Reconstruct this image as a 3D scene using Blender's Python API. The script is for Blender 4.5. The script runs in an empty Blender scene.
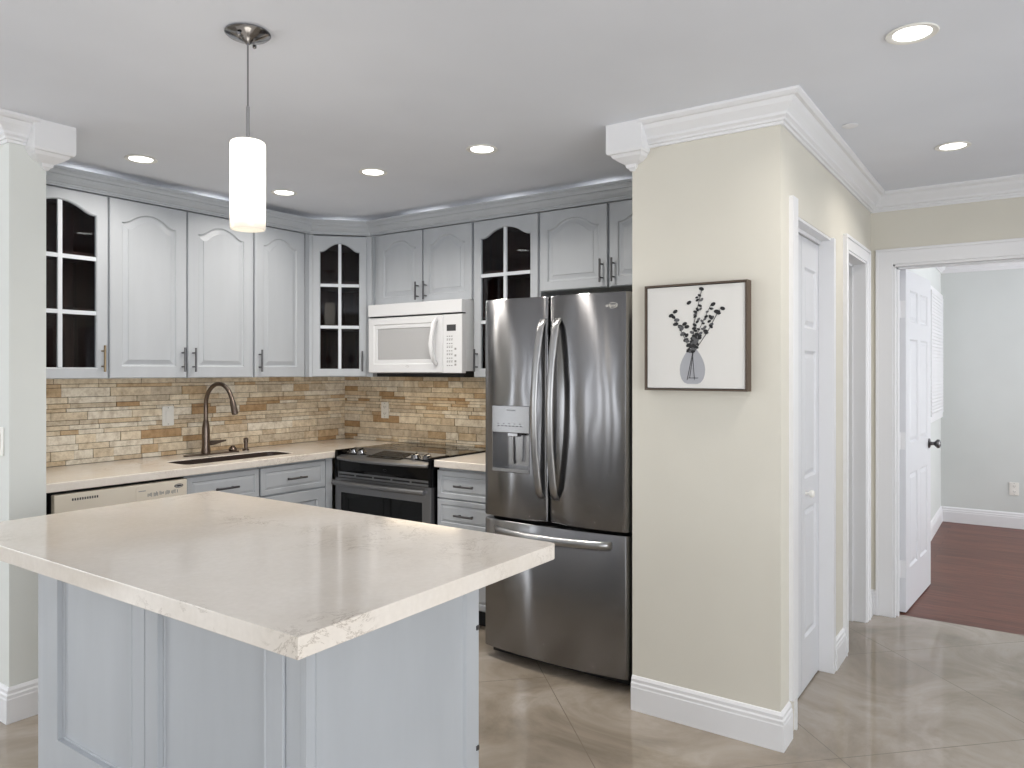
import bpy, bmesh, math, random
from mathutils import Vector, Matrix
S = bpy.context.scene
COL = S.collection
PI = math.pi
random.seed(7)

def lin(c):
    return tuple(((v/255)/12.92 if v/255 <= .04045 else ((v/255+.055)/1.055)**2.4) for v in c)

# ------------------------------------------------------------------ camera
PSI = math.radians(34.755)
cam = bpy.data.cameras.new('camera'); cam.sensor_width = 36; cam.lens = 748/1024*36
cam.shift_y = -13/1024; cam.clip_start = .05
co = bpy.data.objects.new('camera', cam); COL.objects.link(co)
co.location = (0, 0, 1.417); co.rotation_euler = (PI/2, 0, PSI-PI/2)
S.camera = co
# ------------------------------------------------------------------ world
w = bpy.data.worlds.new('world'); S.world = w; w.use_nodes = True
bg = w.node_tree.nodes['Background']; bg.inputs[0].default_value = (.86, .93, 1, 1); bg.inputs[1].default_value = 1.3
# ------------------------------------------------------------------ daylight at the windows
def area(name, loc, direction, sx, sy, power, color, spread=180):
    l = bpy.data.lights.new(name, 'AREA'); l.shape = 'RECTANGLE'; l.size = sx; l.size_y = sy
    l.energy = power; l.color = color; l.spread = math.radians(spread)
    o = bpy.data.objects.new(name, l); COL.objects.link(o); o.location = loc
    o.rotation_euler = Vector(direction).to_track_quat('-Z', 'Y').to_euler()
    return o
area('daylight_west_patio', (-3.78, 3.75, 1.2), (1, 0, .3), 3.2, 2.3, 54, (.98, .99, 1))
area('daylight_west_window', (-3.75, -.9, 1.3), (1, 0, .38), 1.7, 1.3, 9, (.98, .99, 1))
area('daylight_south_window', (-.4, -2.78, 1.3), (0, 1, .38), 3.8, 1.7, 98, (.98, .99, 1))
area('daylight_hall_window', (3.1, -2.78, 1.25), (0, 1, .38), 1.9, 1.9, 5, (.95, .97, 1))
area('north_fill_light', (-1.5, 6.38, 1.25), (0, -1, .3), 2.6, 1.9, 60, (.96, .98, 1))  # added fill, brightens what the fridge door mirrors; no such window known
area('daylight_bedroom', (6.7, -2.78, 1.3), (0, 1, .3), 1.8, 1.5, 80, (.97, .98, 1))
S.view_settings.view_transform = 'Standard'; S.view_settings.look = 'None'
S.view_settings.exposure = 0.24; S.view_settings.gamma = 1
S.view_settings.use_curve_mapping = False
DOWN = 10.0

# ------------------------------------------------------------------ materials
def mat(name, col=(200, 200, 200), rough=.5, metal=0, spec=.5, coat=0, emis=None, estr=0, alpha=None):
    m = bpy.data.materials.new(name); m.use_nodes = True
    b = m.node_tree.nodes['Principled BSDF']
    b.inputs['Base Color'].default_value = (*lin(col), 1)
    b.inputs['Roughness'].default_value = rough; b.inputs['Metallic'].default_value = metal
    b.inputs['Specular IOR Level'].default_value = spec
    if coat: b.inputs['Coat Weight'].default_value = coat; b.inputs['Coat Roughness'].default_value = .05
    if emis: b.inputs['Emission Color'].default_value = (*emis, 1); b.inputs['Emission Strength'].default_value = estr
    return m
def N(m, t, **k):
    n = m.node_tree.nodes.new(t)
    for a, v in k.items(): setattr(n, a, v)
    return n
def L(m, a, b): m.node_tree.links.new(a, b)
def bsdf(m): return m.node_tree.nodes['Principled BSDF']
def coords(m, scale=(1, 1, 1), rot=(0, 0, 0), loc=(0, 0, 0), world=True):
    t = N(m, 'ShaderNodeNewGeometry') if world else N(m, 'ShaderNodeTexCoord')
    mp = N(m, 'ShaderNodeMapping'); mp.inputs['Scale'].default_value = scale
    mp.inputs['Rotation'].default_value = rot; mp.inputs['Location'].default_value = loc
    L(m, t.outputs['Position' if world else 'Object'], mp.inputs['Vector'])
    return mp.outputs['Vector']
def ramp(m, fac, stops, interp='LINEAR'):
    r = N(m, 'ShaderNodeValToRGB'); r.color_ramp.interpolation = interp
    e = r.color_ramp.elements
    while len(e) < len(stops): e.new(.5)
    for i, (p, c) in enumerate(stops):
        e[i].position = p; e[i].color = (*lin(c), 1)
    L(m, fac, r.inputs['Fac']); return r.outputs['Color']
def noise(m, vec, scale, detail=4, rough=.55, dist=0):
    n = N(m, 'ShaderNodeTexNoise'); n.inputs['Scale'].default_value = scale
    n.inputs['Detail'].default_value = detail; n.inputs['Roughness'].default_value = rough
    n.inputs['Distortion'].default_value = dist; L(m, vec, n.inputs['Vector']); return n.outputs['Fac']
def bump(m, h, strength=.1, dist=.002):
    b = N(m, 'ShaderNodeBump'); b.inputs['Strength'].default_value = strength; b.inputs['Distance'].default_value = dist
    L(m, h, b.inputs['Height']); L(m, b.outputs['Normal'], bsdf(m).inputs['Normal'])
def mixc(m, fac, a, b, mode='MIX'):
    x = N(m, 'ShaderNodeMix', data_type='RGBA', blend_type=mode)
    if isinstance(fac, float): x.inputs[0].default_value = fac
    else: L(m, fac, x.inputs[0])
    for i, v in ((6, a), (7, b)):
        if isinstance(v, tuple): x.inputs[i].default_value = (*lin(v), 1)
        else: L(m, v, x.inputs[i])
    return x.outputs[2]

M = {}
def plaster(name, c, bs=.06):
    m = mat(name, c, .75, spec=.25); v = coords(m)
    f = noise(m, v, 1.3, 3)
    L(m, ramp(m, f, [(.3, tuple(x-4 for x in c)), (.7, tuple(min(255, x+3) for x in c))]), bsdf(m).inputs['Base Color'])
    bump(m, noise(m, v, 220, 3), bs, .001); return m
M['ceiling'] = plaster('ceiling_paint', (229, 232, 239))
M['wall'] = plaster('cream_wall_paint', (217, 213, 202))
M['pillar'] = plaster('pale_wall_paint', (220, 222, 218))
M['bed_wall'] = plaster('grey_blue_wall_paint', (213, 216, 214))
M['trim'] = mat('white_trim_paint', (230, 230, 232), .38)
M['door'] = mat('white_door_paint', (216, 217, 221), .4)
def cab(name, c):
    m = mat(name, c, .38, spec=.45); v = coords(m, (1, 1, .15))
    f = noise(m, v, 9, 4)
    L(m, ramp(m, f, [(.3, tuple(x-4 for x in c)), (.75, tuple(x+3 for x in c))]), bsdf(m).inputs['Base Color'])
    return m
M['cab'] = cab('blue_grey_cabinet_paint', (183, 187, 192))
M['muntin'] = mat('pale_cabinet_paint', (214, 218, 224), .35)
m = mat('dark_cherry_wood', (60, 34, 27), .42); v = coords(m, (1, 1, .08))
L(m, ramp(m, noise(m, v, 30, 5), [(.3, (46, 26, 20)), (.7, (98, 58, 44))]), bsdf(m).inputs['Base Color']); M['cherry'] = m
m = mat('brushed_steel', (140, 140, 142), .22, 1); v = coords(m, (70, 70, 1.2))
n_ = noise(m, v, 1, 3)
r_ = N(m, 'ShaderNodeMapRange'); r_.inputs[3].default_value = .19; r_.inputs[4].default_value = .24
L(m, n_, r_.inputs[0]); L(m, r_.outputs[0], bsdf(m).inputs['Roughness'])
bsdf(m).inputs['Anisotropic'].default_value = .99; bsdf(m).inputs['Anisotropic Rotation'].default_value = .25
tg = N(m, 'ShaderNodeTangent', direction_type='RADIAL', axis='Z'); L(m, tg.outputs[0], bsdf(m).inputs['Tangent'])
v2 = coords(m, (1.6, 1.6, .9)); bump(m, noise(m, v2, 2.6, 1), .7, .014)
M['steel'] = m
M['steel_handle'] = mat('polished_steel', (170, 170, 171), .3, 1)
M['bronze'] = mat('brushed_bronze_metal', (112, 100, 92), .3, 1)
M['pull'] = mat('dark_nickel_metal', (105, 104, 106), .32, 1)
M['pull_warm'] = mat('aged_brass_metal', (140, 124, 100), .32, 1)
M['satin'] = mat('satin_steel', (146, 146, 148), .36, .95)
M['chrome'] = mat('chrome', (150, 150, 152), .14, 1)
M['basin'] = mat('dark_sink_composite', (44, 32, 28), .35)
M['black'] = mat('gloss_black_enamel', (4, 4, 5), .14, spec=.25)
M['cooktop'] = mat('black_ceramic_glass', (5, 6, 7), .06, spec=.4)
M['blackmat'] = mat('matt_black_plastic', (16, 16, 17), .5)
M['gap'] = mat('dark_gap_tone', (22, 22, 24), .7)
M['white_app'] = mat('white_appliance_enamel', (226, 227, 229), .25)
M['bisque'] = mat('bisque_appliance_enamel', (226, 217, 202), .3)
M['app_line'] = mat('grey_print', (150, 150, 150), .5)
M['app_dark'] = mat('dark_print', (60, 60, 62), .5)
M['mw_glass'] = mat('grey_oven_window', (182, 182, 183), .12, coat=.5)
M['plate'] = mat('white_plastic', (236, 234, 228), .35)
M['disp'] = mat('grey_steel_panel', (150, 150, 152), .2, 1)
M['walnut'] = mat('dark_walnut_frame', (82, 68, 56), .5)
M['canvas'] = mat('off_white_canvas', (222, 220, 216), .8)
M['ink'] = mat('black_ink', (38, 38, 40), .8)
M['ink_soft'] = mat('grey_ink', (92, 92, 94), .8)
M['ink_pale'] = mat('pale_grey_wash', (168, 169, 174), .8)
M['lamp_on'] = mat('lit_lens', (255, 255, 255), .5, emis=(1, .98, .94), estr=6)
m = mat('opal_glass_lit', (205, 196, 180), .25)
sep = N(m, 'ShaderNodeSeparateXYZ'); L(m, coords(m), sep.inputs[0])      # the bulb sits in the middle of the tube
mr_ = N(m, 'ShaderNodeMapRange', interpolation_type='SMOOTHSTEP'); mr_.inputs[1].default_value = 1.84; mr_.inputs[2].default_value = 1.93; mr_.inputs[3].default_value = .34; mr_.inputs[4].default_value = 2.6
L(m, sep.outputs[2], mr_.inputs[0]); L(m, mr_.outputs[0], bsdf(m).inputs['Emission Strength'])
bsdf(m).inputs['Emission Color'].default_value = (1, .92, .80, 1)
M['opal'] = m
def glass(name, fac, tint=(1, 1, 1)):
    m = bpy.data.materials.new(name); m.use_nodes = True; nt = m.node_tree
    nt.nodes.remove(nt.nodes['Principled BSDF'])
    o = nt.nodes['Material Output']; g = N(m, 'ShaderNodeBsdfGlossy'); g.inputs['Roughness'].default_value = .0
    t = N(m, 'ShaderNodeBsdfTransparent'); t.inputs[0].default_value = (*tint, 1); mx = N(m, 'ShaderNodeMixShader')
    lw = N(m, 'ShaderNodeLayerWeight'); lw.inputs['Blend'].default_value = fac
    L(m, lw.outputs['Fresnel'], mx.inputs[0]); L(m, t.outputs[0], mx.inputs[1]); L(m, g.outputs[0], mx.inputs[2])
    L(m, mx.outputs[0], o.inputs[0]); return m
M['glass'] = glass('clear_pane_glass', .24, (.72, .74, .78))
# quartz
def quartz(name, base, hi, vein):
    m = mat(name, base, .10, spec=.5); v = coords(m)
    c = ramp(m, noise(m, v, 3.0, 5, .6, .4), [(.32, base), (.68, hi)])
    sp = ramp(m, noise(m, v, 60, 3), [(.35, (244, 243, 242)), (.7, (255, 255, 255))])
    c = mixc(m, .5, c, sp, 'MULTIPLY')
    vn = noise(m, v, 8.0, 9, .74, 1.1)
    line = N(m, 'ShaderNodeMath', operation='SUBTRACT'); L(m, vn, line.inputs[0]); line.inputs[1].default_value = .5
    ab = N(m, 'ShaderNodeMath', operation='ABSOLUTE'); L(m, line.outputs[0], ab.inputs[0])
    mr = N(m, 'ShaderNodeMapRange'); mr.inputs[1].default_value = .0; mr.inputs[2].default_value = .014; mr.inputs[3].default_value = .8; mr.inputs[4].default_value = 0
    L(m, ab.outputs[0], mr.inputs[0])
    zone = noise(m, v, 2.1, 2); mz = N(m, 'ShaderNodeMapRange'); mz.inputs[1].default_value = .52; mz.inputs[2].default_value = .64
    L(m, zone, mz.inputs[0])
    mu = N(m, 'ShaderNodeMath', operation='MULTIPLY'); L(m, mr.outputs[0], mu.inputs[0]); L(m, mz.outputs[0], mu.inputs[1])
    c = mixc(m, mu.outputs[0], c, vein); L(m, c, bsdf(m).inputs['Base Color']); return m
M['quartz'] = quartz('cream_veined_quartz', (225, 217, 207), (233, 226, 218), (146, 130, 114))
# stone strips
m = mat('split_travertine', (200, 180, 150), .7, spec=.3); v = coords(m)
g = N(m, 'ShaderNodeNewGeometry')
c = ramp(m, g.outputs['Random Per Island'], [(0, (240, 231, 214)), (.2, (230, 215, 190)), (.4, (214, 200, 178)), (.55, (238, 224, 200)), (.68, (208, 182, 148)), (.8, (224, 204, 174)), (.9, (190, 158, 120)), (.95, (216, 198, 172))], 'CONSTANT')
f = noise(m, v, 22, 7, .75)
c = mixc(m, .65, c, ramp(m, f, [(.34, (186, 174, 158)), (.58, (255, 255, 255))]), 'MULTIPLY')
L(m, c, bsdf(m).inputs['Base Color']); bump(m, noise(m, v, 45, 6, .7), .7, .004); M['stone'] = m
M['grout'] = mat('brown_grout', (92, 78, 62), .9)
# floor tiles laid on the diagonal
m = mat('polished_porcelain_tile', (176, 164, 150), .06, spec=.55)
v = coords(m); TS = .6
c = ramp(m, noise(m, v, 1.7, 7, .62, 1.2), [(.3, (128, 117, 104)), (.48, (152, 141, 127)), (.62, (170, 160, 148)), (.75, (146, 135, 121))])
rv = coords(m, (1, 1, 1), (0, 0, math.radians(45)), (0, 0, 0))
sx = N(m, 'ShaderNodeSeparateXYZ'); L(m, rv, sx.inputs[0])
def joint(out, off):
    a = N(m, 'ShaderNodeMath', operation='ADD'); L(m, out, a.inputs[0]); a.inputs[1].default_value = off
    b = N(m, 'ShaderNodeMath', operation='PINGPONG'); L(m, a.outputs[0], b.inputs[0]); b.inputs[1].default_value = TS/2
    d = N(m, 'ShaderNodeMath', operation='LESS_THAN'); L(m, b.outputs[0], d.inputs[0]); d.inputs[1].default_value = .0018; return d.outputs[0]
TS = .9
jx = joint(sx.outputs[0], -3.63/math.sqrt(2)+TS*20); jy = joint(sx.outputs[1], -4.78/math.sqrt(2)+TS*20)
mxn = N(m, 'ShaderNodeMath', operation='MAXIMUM'); L(m, jx, mxn.inputs[0]); L(m, jy, mxn.inputs[1])
c = mixc(m, mxn.outputs[0], c, (122, 112, 100)); L(m, c, bsdf(m).inputs['Base Color']); M['tile'] = m
# cherry floor
m = mat('red_brown_floor_boards', (96, 58, 50), .36, spec=.22)
v = coords(m, (1, 1, 1)); bt = N(m, 'ShaderNodeTexBrick'); bt.inputs['Scale'].default_value = 1
mpv = coords(m, (1, 1, 1), (0, 0, PI/2))
L(m, mpv, bt.inputs['Vector']); bt.inputs['Brick Width'].default_value = 1.2; bt.inputs['Row Height'].default_value = .13
bt.inputs['Mortar Size'].default_value = .001; bt.inputs['Color1'].default_value = (*lin((132, 84, 68)), 1); bt.inputs['Color2'].default_value = (*lin((110, 68, 55)), 1); bt.inputs['Mortar'].default_value = (*lin((52, 30, 27)), 1)
gr = ramp(m, noise(m, coords(m, (14, 1.1, 1)), 3, 6, .65), [(.3, (176, 170, 170)), (.7, (255, 255, 255))])
L(m, mixc(m, 1.0, bt.outputs['Color'], gr, 'MULTIPLY'), bsdf(m).inputs['Base Color']); M['boards'] = m

# ------------------------------------------------------------------ mesh helpers
class MB:
    def __init__(s): s.bm = bmesh.new()
    def v(s, *p): return s.bm.verts.new(p)
    def f(s, vs):
        try: return s.bm.faces.new(vs)
        except ValueError: return None
    def box(s, x0, x1, y0, y1, z0, z1):
        V = [s.v(x, y, z) for z in (z0, z1) for x, y in ((x0, y0), (x1, y0), (x1, y1), (x0, y1))]
        for q in ((3, 2, 1, 0), (4, 5, 6, 7), (0, 1, 5, 4), (1, 2, 6, 5), (2, 3, 7, 6), (3, 0, 4, 7)): s.f([V[i] for i in q])
        return s
    def rings(s, rs, cap0=True, cap1=True, closed=True):
        R = [[s.v(*p) for p in r] for r in rs]; n = len(R[0])
        for a, b in zip(R, R[1:]):
            for i in range(n if closed else n-1):
                j = (i+1) % n; s.f([a[i], a[j], b[j], b[i]])
        if cap0: s.f(R[0][::-1])
        if cap1: s.f(R[-1])
        return s
    def prism(s, pts, lo, hi, axis='z'):
        def P(p, h):
            a, b = p
            return {'z': (a, b, h), 'y': (a, h, b), 'x': (h, a, b)}[axis]
        return s.rings([[P(p, lo) for p in pts], [P(p, hi) for p in pts]])
    def lathe(s, prof, c=(0, 0, 0), seg=24, axis='z'):
        rs = []
        for r, h in prof:
            ring = []
            for i in range(seg):
                a = 2*PI*i/seg; x, y = max(r, 1e-4)*math.cos(a), max(r, 1e-4)*math.sin(a)
                ring.append({'z': (c[0]+x, c[1]+y, c[2]+h), 'y': (c[0]+x, c[1]+h, c[2]+y), 'x': (c[0]+h, c[1]+x, c[2]+y)}[axis])
            rs.append(ring)
        return s.rings(rs)
    def tube(s, pts, r, seg=10, flat=1.0):
        pts = [Vector(p) for p in pts]; n = len(pts); rs = []
        R = r if isinstance(r, (list, tuple)) else [r]*n
        t0 = (pts[1]-pts[0]).normalized(); up = Vector((0, 0, 1)) if abs(t0.z) < .9 else Vector((1, 0, 0))
        u = t0.cross(up).normalized()
        for i, p in enumerate(pts):
            t = (pts[min(i+1, n-1)]-pts[max(i-1, 0)]).normalized()
            u = (u-t*u.dot(t)).normalized(); w_ = t.cross(u)
            rs.append([tuple(p+u*(R[i]*math.cos(2*PI*k/seg))+w_*(R[i]*flat*math.sin(2*PI*k/seg))) for k in range(seg)])
        return s.rings(rs)
    def sweep(s, prof, path, side=1):
        # prof: (out, z) closed; path: 2D points; out goes to the left (side=1) or right (-1) of the path
        P = [Vector(p) for p in path]; rs = []
        for i, p in enumerate(P):
            ns = []
            for a, b in ((i-1, i), (i, i+1)):
                if 0 <= a and b < len(P):
                    d = (P[b]-P[a]).normalized(); ns.append(Vector((-d.y, d.x))*side)
            m_ = ns[0] if len(ns) == 1 else (ns[0]+ns[1])/(1+ns[0].dot(ns[1]))
            rs.append([(p.x+m_.x*o, p.y+m_.y*o, z) for o, z in prof])
        return s.rings(rs)
    def build(s, name, m, parent=None, bevel=0, smooth=False, angle=35, seg=2, loc=None):
        bmesh.ops.recalc_face_normals(s.bm, faces=s.bm.faces[:])
        me = bpy.data.meshes.new(name); s.bm.to_mesh(me); s.bm.free()
        me.materials.append(m)
        if smooth:
            me.polygons.foreach_set('use_smooth', [True]*len(me.polygons)); me.set_sharp_from_angle(angle=math.radians(angle))
        o = bpy.data.objects.new(name, me); COL.objects.link(o)
        if bevel:
            b = o.modifiers.new('bevel', 'BEVEL'); b.width = bevel; b.segments = seg; b.limit_method = 'ANGLE'; b.angle_limit = math.radians(40)
        if parent: o.parent = parent
        if loc: o.location = loc
        return o
def box(name, m, x0, x1, y0, y1, z0, z1, parent=None, bevel=0, **k): return MB().box(x0, x1, y0, y1, z0, z1).build(name, m, parent, bevel, **k)
def tag(o, label, cat, group=None):
    o['label'] = label; o['category'] = cat
    if group: o['group'] = group
    return o
def thing(name, label, cat, loc, rz=0, group=None):
    o = bpy.data.objects.new(name, None); COL.objects.link(o); o.location = loc; o.rotation_euler = (0, 0, rz)
    o.empty_display_size = .1
    return tag(o, label, cat, group)
def struct(o): o['kind'] = 'structure'; return o
def text(name, body, size, m, parent, loc, rot, extrude=.0004):
    c = bpy.data.curves.new(name, 'FONT'); c.body = body; c.size = size; c.extrude = extrude; c.align_x = 'CENTER'; c.align_y = 'CENTER'
    t = bpy.data.objects.new(name, c); COL.objects.link(t)
    me = bpy.data.meshes.new_from_object(t); bpy.data.objects.remove(t)
    me.materials.clear(); me.materials.append(m)
    o = bpy.data.objects.new(name, me); COL.objects.link(o); o.parent = parent; o.location = loc; o.rotation_euler = rot
    return o

# ================================================================== SETTING
H = 2.44
KX, KY = 3.90, 4.234
struct(box('floor', M['tile'], -3.6, 4.86, -2.6, 6.2, -.1, 0))
struct(box('floor_bedroom', M['boards'], 4.86, 8.25, -2.6, .8, -.1, 0))
struct(box('ceiling', M['ceiling'], -3.7, 8.3, -2.7, 6.3, H, H+.1))
struct(box('wall_sink', M['wall'], 1.46, 4.0, KY, 4.35, 0, H))
struct(box('wall_stove', M['wall'], KX, 4.0, .873, KY, 0, H))
struct(box('wall_stub', M['pillar'], 1.322, 1.46, 3.385, 6.1, 0, H))
WL = 2.87       # face of the wall end that carries the picture
HY = .769       # face of the hall wall
wc = MB().box(WL, 3.0, HY, 1.376, 0, H).box(3.0, KX, 1.27, 1.376, 0, H)
struct(wc.build('wall_column', M['wall']))
# hall wall pieces round the two openings
A0, A1, B0, B1, DH = 3.065, 3.745, 4.07, 4.60, 2.03
hw = MB().box(3.0, A0, HY, .873, 0, H).box(A0, A1, HY, .873, 2.04, H).box(A1, B0, HY, .873, 0, H).box(B0, B1, HY, .873, DH, H).box(B1, 4.79, HY, .873, 0, H)
struct(hw.build('wall_hall', M['wall']))
EX = 4.79; C0, C1 = -.27, .653
ew = MB().box(EX, EX+.1, C1, .873, 0, H).box(EX, EX+.1, C0, C1, DH, H).box(EX, EX+.1, -2.6, C0, 0, H)
struct(ew.build('wall_hall_end', M['wall']))
struct(box('wall_bathroom', M['bed_wall'], 4.0, 4.89, 1.9, 2.0, 0, H))
struct(box('wall_bathroom_side', M['bed_wall'], 4.79, 4.89, .873, 1.9, 0, H))
struct(box('wall_bedroom_left', M['bed_wall'], EX+.1, 8.25, .70, .80, 0, H))
struct(box('wall_bedroom_far', M['bed_wall'], 8.12, 8.25, -2.6, .70, 0, H))
struct(MB().box(EX+.1, 5.8, -2.6, -2.5, 0, H).box(7.6, 8.12, -2.6, -2.5, 0, H).box(5.8, 7.6, -2.6, -2.5, 0, .6).box(5.8, 7.6, -2.6, -2.5, 2.1, H).build('wall_bedroom_right', M['bed_wall']))
# living room behind the camera
ww = MB().box(-3.6, -3.5, -2.6, -1.75, 0, H).box(-3.6, -3.5, -.05, 2.1, 0, H).box(-3.6, -3.5, 5.4, 6.2, 0, H)
ww.box(-3.6, -3.5, -1.75, -.05, 0, .7).box(-3.6, -3.5, -1.75, -.05, 2.0, H).box(-3.6, -3.5, 2.1, 5.4, 2.36, H)
struct(ww.build('wall_west', M['wall']))
sw = MB().box(-3.5, -2.3, -2.6, -2.5, 0, H).box(1.5, 2.15, -2.6, -2.5, 0, H).box(4.05, EX, -2.6, -2.5, 0, H)
sw.box(-2.3, 1.5, -2.6, -2.5, 0, .5).box(-2.3, 1.5, -2.6, -2.5, 2.2, H).box(2.15, 4.05, -2.6, -2.5, 0, .35).box(2.15, 4.05, -2.6, -2.5, 2.25, H)
struct(sw.build('wall_south', M['wall']))
struct(MB().box(-3.5, -2.8, 6.1, 6.2, 0, H).box(-.2, 1.322, 6.1, 6.2, 0, H).box(-2.8, -.2, 6.1, 6.2, 0, .3).box(-2.8, -.2, 6.1, 6.2, 2.25, H).build('wall_north', M['wall']))
def winframe(name, ax, c, a0, a1, z0, z1, n, t=.05):
    b = MB(); step = (a1-a0)/n
    def bx(p, q, z, zz):
        if ax == 'x': b.box(c-.03, c+.03, p, q, z, zz)
        else: b.box(p, q, c-.03, c+.03, z, zz)
    bx(a0, a1, z0, z0+.05); bx(a0, a1, z1-.05, z1)
    for i in range(n+1):
        x = a0+i*step; bx(max(a0, x-t/2), min(a1, x+t/2), z0, z1)
    struct(b.build(name, M['trim']))
winframe('window_1', 'x', -3.55, 2.1, 5.4, 0, 2.36, 4, .46)  # wide bars stand in for drawn curtains, shaped to stripe the fridge reflection
winframe('window_added_north', 'y', 6.15, -2.8, -.2, .3, 2.25, 3)  # made-up window, added as a bright reflection for the fridge door
winframe('window_2', 'x', -3.55, -1.75, -.05, .7, 2.0, 2)
winframe('window_3', 'y', -2.55, -2.3, 1.5, .5, 2.2, 4)
winframe('window_4', 'y', -2.55, 2.15, 4.05, .35, 2.25, 2)
winframe('window_5', 'y', -2.55, 5.8, 7.6, .6, 2.1, 2)

# ---- crown moulding and blocks
CR = [(0, -.102), (.010, -.102), (.012, -.092), (.020, -.090), (.022, -.082), (.032, -.074), (.034, -.064), (.046, -.050), (.058, -.038), (.064, -.026), (.066, -.022), (.078, -.020), (.086, -.012), (.088, -.010), (.088, 0), (0, 0)]
CRW = [(o, H+z) for o, z in CR]
struct(MB().sweep(CRW, [(WL, 1.31), (WL, HY), (EX, HY), (EX, -2.5)], -1).build('trim_crown_right', M['trim']))
struct(MB().sweep(CRW, [(1.322, 6.1), (1.322, 3.385), (1.40, 3.385)], -1).build('trim_crown_left', M['trim']))
struct(MB().sweep(CRW, [(EX+.1, .70), (8.12, .70), (8.12, -2.5)], -1).build('trim_crown_bedroom', M['trim']))
def block(name, cx, cy, sx, sy):
    # square corner block: cx,cy is the wall corner; sx, sy point away from the walls
    def ring(o, i, z):
        x0, x1 = cx+sx*o, cx-sx*i; y0, y1 = cy+sy*o, cy-sy*i
        return [(x0, y0, z), (x1, y0, z), (x1, y1, z), (x0, y1, z)]
    rs = [ring(o, i, H+z) for o, i, z in ((.006, .012, -.185), (.012, .018, -.176), (.018, .022, -.172), (.022, .026, -.160), (.040, .05, -.150), (.060, .066, -.136), (.068, .072, -.124), (.078, .076, -.122), (.082, .080, -.112), (.082, .080, 0))]
    struct(MB().rings(rs).build(name, M['trim']))
block('trim_block_right', WL, 1.376, -1, 1)
block('trim_block_left', 1.46, 3.385, 1, -1)
# ---- baseboards
BB = [(0, 0), (.016, 0), (.016, .095), (.014, .100), (.014, .112), (.010, .118), (.010, .130), (.004, .140), (0, .142)]
def base(name, path, side=-1): struct(MB().sweep(BB, path, side).build(name, M['trim']))
base('baseboard_column', [(WL, 1.376), (WL, HY), (2.986, HY)])
base('baseboard_stub', [(1.322, 6.1), (1.322, 3.385), (1.46, 3.385)])
base('baseboard_hall', [(3.776, HY), (3.998, HY)])
base('baseboard_hall_corner', [(4.67, HY), (EX, HY), (EX, .725)])
base('baseboard_bedroom', [(EX+.1, .70), (8.12, .70), (8.12, -2.5)])
base('baseboard_hall_end', [(EX, -.35), (EX, -2.5)])
# ---- door casings and jambs
def casing_y(name, a0, a1, wd=.07, depth=.10, stop=.06):
    b = MB(); y = HY
    for p, q in ((a0-wd, a0), (a1, a1+wd)):
        b.box(p, q, y-.014, y+.001, 0, DH+wd)
    b.box(a0-wd+.0, a1+wd, y-.0135, y+.001, DH, DH+wd)
    for p, q in ((a0-wd-.001, a0-wd+.014), (a1+wd-.014, a1+wd+.001)): b.box(p, q, y-.020, y+.0015, -.001, DH+wd-.014)
    b.box(a0-wd-.001, a1+wd+.001, y-.0205, y+.0015, DH+wd-.014, DH+wd+.001)
    # jamb liners
    b.box(a0-.001, a0+.012, y-.008, y+depth+.002, 0, DH); b.box(a1-.012, a1+.001, y-.008, y+depth+.002, 0, DH); b.box(a0, a1, y-.008, y+depth+.002, DH-.012, DH+.001)
    if stop:
        b.box(a1-.024, a1-.012, y+stop, y+stop+.035, 0, DH-.012)
        b.box(a0+.012, a1-.012, y+stop, y+stop+.035, DH-.024, DH-.012)
    struct(b.build(name, M['trim'], bevel=.002))
b = MB().box(A0-.078, A0, HY-.016, HY+.001, .142, 2.095)
b.box(A0-.001, A0+.012, HY-.010, .868, 0, 2.04).box(A1-.012, A1+.03, HY-.012, .868, 0, 2.04).box(A0+.012, A1-.012, HY+.002, .868, 2.028, 2.041)
b.box(A0+.012, A1-.012, .815, .86, 2.012, 2.028)
struct(b.build('trim_casing_pantry', M['trim']))
casing_y('trim_casing_bathroom', B0, B1)
b = MB(); wd = .088
for p, q in ((C1, C1+wd), (C0-wd, C0)): b.box(EX-.014, EX+.001, p, q, 0, DH+wd)
b.box(EX-.0135, EX+.001, C0-wd, C1+wd, DH, DH+wd)
for p, q in ((C1+wd-.014, C1+wd+.001), (C0-wd-.001, C0-wd+.014)): b.box(EX-.020, EX+.0015, p, q, -.001, DH+wd-.014)
b.box(EX-.0205, EX+.0015, C0-wd-.001, C1+wd+.001, DH+wd-.014, DH+wd+.001)
b.box(EX-.006, EX+.108, C1-.014, C1+.001, 0, DH); b.box(EX-.006, EX+.108, C0-.001, C0+.014, 0, DH); b.box(EX-.006, EX+.108, C0, C1, DH-.014, DH+.001)
b.box(EX+.03, EX+.06, C1-.026, C1-.014, 0, DH-.014); b.box(EX+.03, EX+.06, C0, C1, DH-.026, DH-.014)
struct(b.build('trim_casing_bedroom', M['trim'], bevel=.002))
sp = box('strike_plate', M['pull'], B1-.0135, B1-.0115, .850, .866, .93, 1.0); tag(sp, 'small dark latch strike plate on the white jamb of the narrow hall doorway', 'strike plate')

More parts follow.
